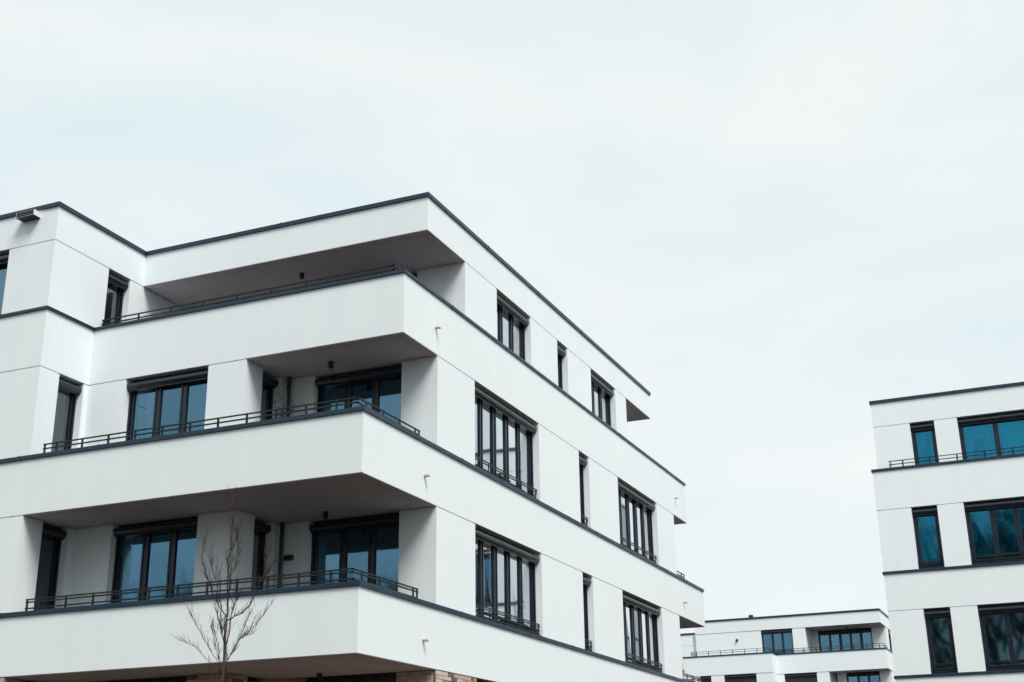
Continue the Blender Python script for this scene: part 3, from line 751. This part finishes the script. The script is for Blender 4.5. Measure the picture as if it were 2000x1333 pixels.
def limb(ps, r, dys, lv=1, dens=1.0):
    pts = [pxl(305+(x-305)*.90, y, dy) for (x, y), dy in zip(ps, dys)]
    fine = []
    for a, b in zip(pts[:-1], pts[1:]):
        for k in range(4):
            t = k/4; fine.append(a.lerp(b, t) + (Vector((rng.uniform(-.006, .006), rng.uniform(-.01, .01), rng.uniform(-.006, .006))) if (k or fine) else Vector()))
    fine.append(pts[-1]); n = len(fine)
    cw.tube(fine, [max(.0015, r*.85*(1-.78*i/(n-1))) for i in range(n)], 6, cap=False)
    total = sum((b-a).length for a, b in zip(pts[:-1], pts[1:]))
    for _ in range(int(total*75*dens)):
        t = rng.uniform(.12, 1.0)*(n-1); i = min(int(t), n-2); b = fine[i].lerp(fine[i+1], t-i); d = (fine[i+1]-fine[i]).normalized()
        a = rng.uniform(0, 6.28); side = Vector((math.cos(a), math.sin(a)*.8, 0))
        up = max(0., min(1., (b.z-1.9)/1.4)); twig(b, d*.9+side*.42+Vector((0, 0, .6)), rng.uniform(.05, .16+.10*up), max(.0017, r*.26), lv if rng.random() < .55 else 0)
Z = [0, .05, .10, .16, .2, .25]
limb([(290, 1080), (258, 1030), (230, 985), (190, 920), (160, 870), (137, 815)], .0105, [0, .06, .12, .18, .22, .26])
limb([(231, 985), (234, 900), (236, 820), (240, 720), (243, 620)], .0065, [.12, .10, .08, .05, .02])
limb([(297, 1000), (280, 960), (292, 925), (306, 905)], .0070, [0, -.05, -.03, 0], 0, .3)
limb([(304, 905), (270, 840), (240, 730), (215, 640), (198, 560), (205, 440)], .0085, [0, -.08, -.14, -.18, -.20, -.16])
limb([(262, 820), (290, 720), (270, 630), (262, 560)], .0050, [-.09, -.14, -.2, -.24])
limb([(304, 1095), (330, 1050), (360, 1020), (390, 960), (420, 880), (455, 830), (498, 780)], .0095, [0, -.05, -.11, -.17, -.22, -.25, -.29])
limb([(311, 935), (345, 905), (385, 875), (415, 820), (440, 755), (480, 650), (505, 560), (515, 490)], .0100, [0, .06, .13, .18, .22, .25, .26, .24])
limb([(440, 755), (490, 685), (545, 650), (600, 605)], .0050, [.22, .16, .10, .06])
limb([(315, 850), (340, 790), (368, 730), (395, 610), (410, 500), (430, 420), (442, 345)], .0085, [0, -.07, -.12, -.16, -.18, -.16, -.12])
limb([(319, 660), (345, 600), (358, 520), (362, 430), (356, 360)], .0055, [0, .06, .09, .09, .06])
limb([(322, 600), (300, 540), (312, 450), (322, 380), (335, 330)], .0050, [0, .05, .08, .06, .03])
limb([(312, 800), (290, 760), (258, 690), (248, 600), (232, 530)], .0060, [0, .10, .17, .22, .24])
limb([(284, 1275), (262, 1273), (238, 1278), (226, 1230), (213, 1180), (185, 1090), (150, 1010), (118, 935)], .0075, [0, .03, .05, .09, .12, .18, .22, .25])
limb([(215, 1190), (207, 1110), (206, 1040), (205, 965)], .0050, [.12, .06, .02, -.02])
limb([(232, 1330), (213, 1210), (170, 1150), (130, 1112), (85, 1092), (40, 1077)], .0045, [-.06, -.10, -.14, -.16, -.18, -.20], 0, .8)
limb([(200, 1195), (165, 1110), (130, 1020), (100, 940), (84, 890)], .0045, [.12, .05, -.02, -.08, -.12])
limb([(283, 1345), (312, 1280), (345, 1195), (346, 1100), (340, 1010), (350, 930)], .0075, [0, -.05, -.10, -.14, -.16, -.17])
limb([(345, 1195), (362, 1130), (390, 1060), (425, 1010), (480, 955), (525, 890), (580, 800)], .0075, [-.10, -.04, .02, .08, .12, .15, .18])
limb([(372, 1110), (395, 1020), (408, 950), (430, 870)], .0048, [.0, .06, .10, .14])
limb([(360, 1160), (392, 1060), (440, 1035), (488, 1012)], .0040, [-.05, 0, .04, .06])
limb([(346, 1195), (385, 1165), (432, 1135)], .0035, [-.10, -.15, -.18], 0, .8)
limb([(343, 420), (330, 330), (345, 220), (338, 150)], .0035, [0, .03, .04, .02], 0)
for i in range(80):                           # short twigs up the leader
    j = rng.randrange(9, len(tp)-1); b = tp[j].lerp(tp[j+1], rng.random()); a = rng.uniform(0, 6.28)
    twig(b, Vector((math.cos(a)*.7, math.sin(a)*.7, .9)), rng.uniform(.04, .13), .0024, 0)
cw.build('crown', TWIG, sap, smooth=True, fix=False)

# ================================================================== OLD TREES BEHIND THE VIEWER (seen mirrored in the window panes)
def big_tree_mesh(seed, H):
    rg = random.Random(seed); tr, cr_ = MB(), MB()
    def grow(p, d, L, r, lvl, mb):
        n = 5; pts = [p.copy()]; q = p.copy(); dd = d.normalized()
        for i in range(n):
            dd = (dd + Vector((rg.uniform(-.16, .16), rg.uniform(-.16, .16), rg.uniform(-.04, .12)))).normalized(); q = q+dd*(L/n); pts.append(q.copy())
        rad = [r*(1-.55*i/n) for i in range(n+1)]
        mb.tube(pts, rad, 8 if lvl > 3 else (5 if lvl > 1 else 3), cap=False)
        if lvl == 0: return
        k = 6 if lvl >= 3 else 5
        for c in range(k):
            t = rg.uniform(.35 if lvl > 3 else .15, 1.0); i = min(int(t*n), n-1); b = pts[i].lerp(pts[i+1], t*n-i); a = rg.uniform(0, 6.28)
            grow(b, dd*.75+Vector((math.cos(a), math.sin(a), rg.uniform(.0, .4)))*.72, L*rg.uniform(.48, .70), max(.012, rad[i]*.52), lvl-1, cr_)
    grow(Vector((0, 0, -.2)), Vector((0, 0, 1)), H*.48, H*.017, 5, tr)
    ms = []
    for nm, mb in (('trunk', tr), ('crown', cr_)):
        me = bpy.data.meshes.new(nm); me.from_pydata(mb.v, [], mb.f); me.materials.append(BARK2); ms.append(me)
    return ms
TM = [big_tree_mesh(3, 17.0), big_tree_mesh(9, 15.0)]
spots = [(-4.5, -9, 0, 1.62), (1.5, -12, 1, 1.75), (-9.5, -14, 1, 1.35), (7, -10, 0, 1.3),
         (-27, -3, 1, .82), (-33, -7, 0, .84), (-23, -9, 0, .88), (-29, -13, 1, 1.0), (-38, -12, 0, 1.0), (-42, -3, 1, .95), (-35, -18, 0, 1.1), (-21, -17, 1, 1.1)]
for i, (x, y, k, s_) in enumerate(spots):
    r_ = thing('bare_tree', 'leafless tree behind the viewer, mirrored in the window panes', 'tree', (x, y, GZ), 'bare trees behind the viewer'); r_.scale = (s_,)*3; r_.rotation_euler = (0, 0, i*1.7)
    for nm, me in zip(('trunk', 'crown'), TM[k]):
        o = bpy.data.objects.new(nm, me); add(o, r_)
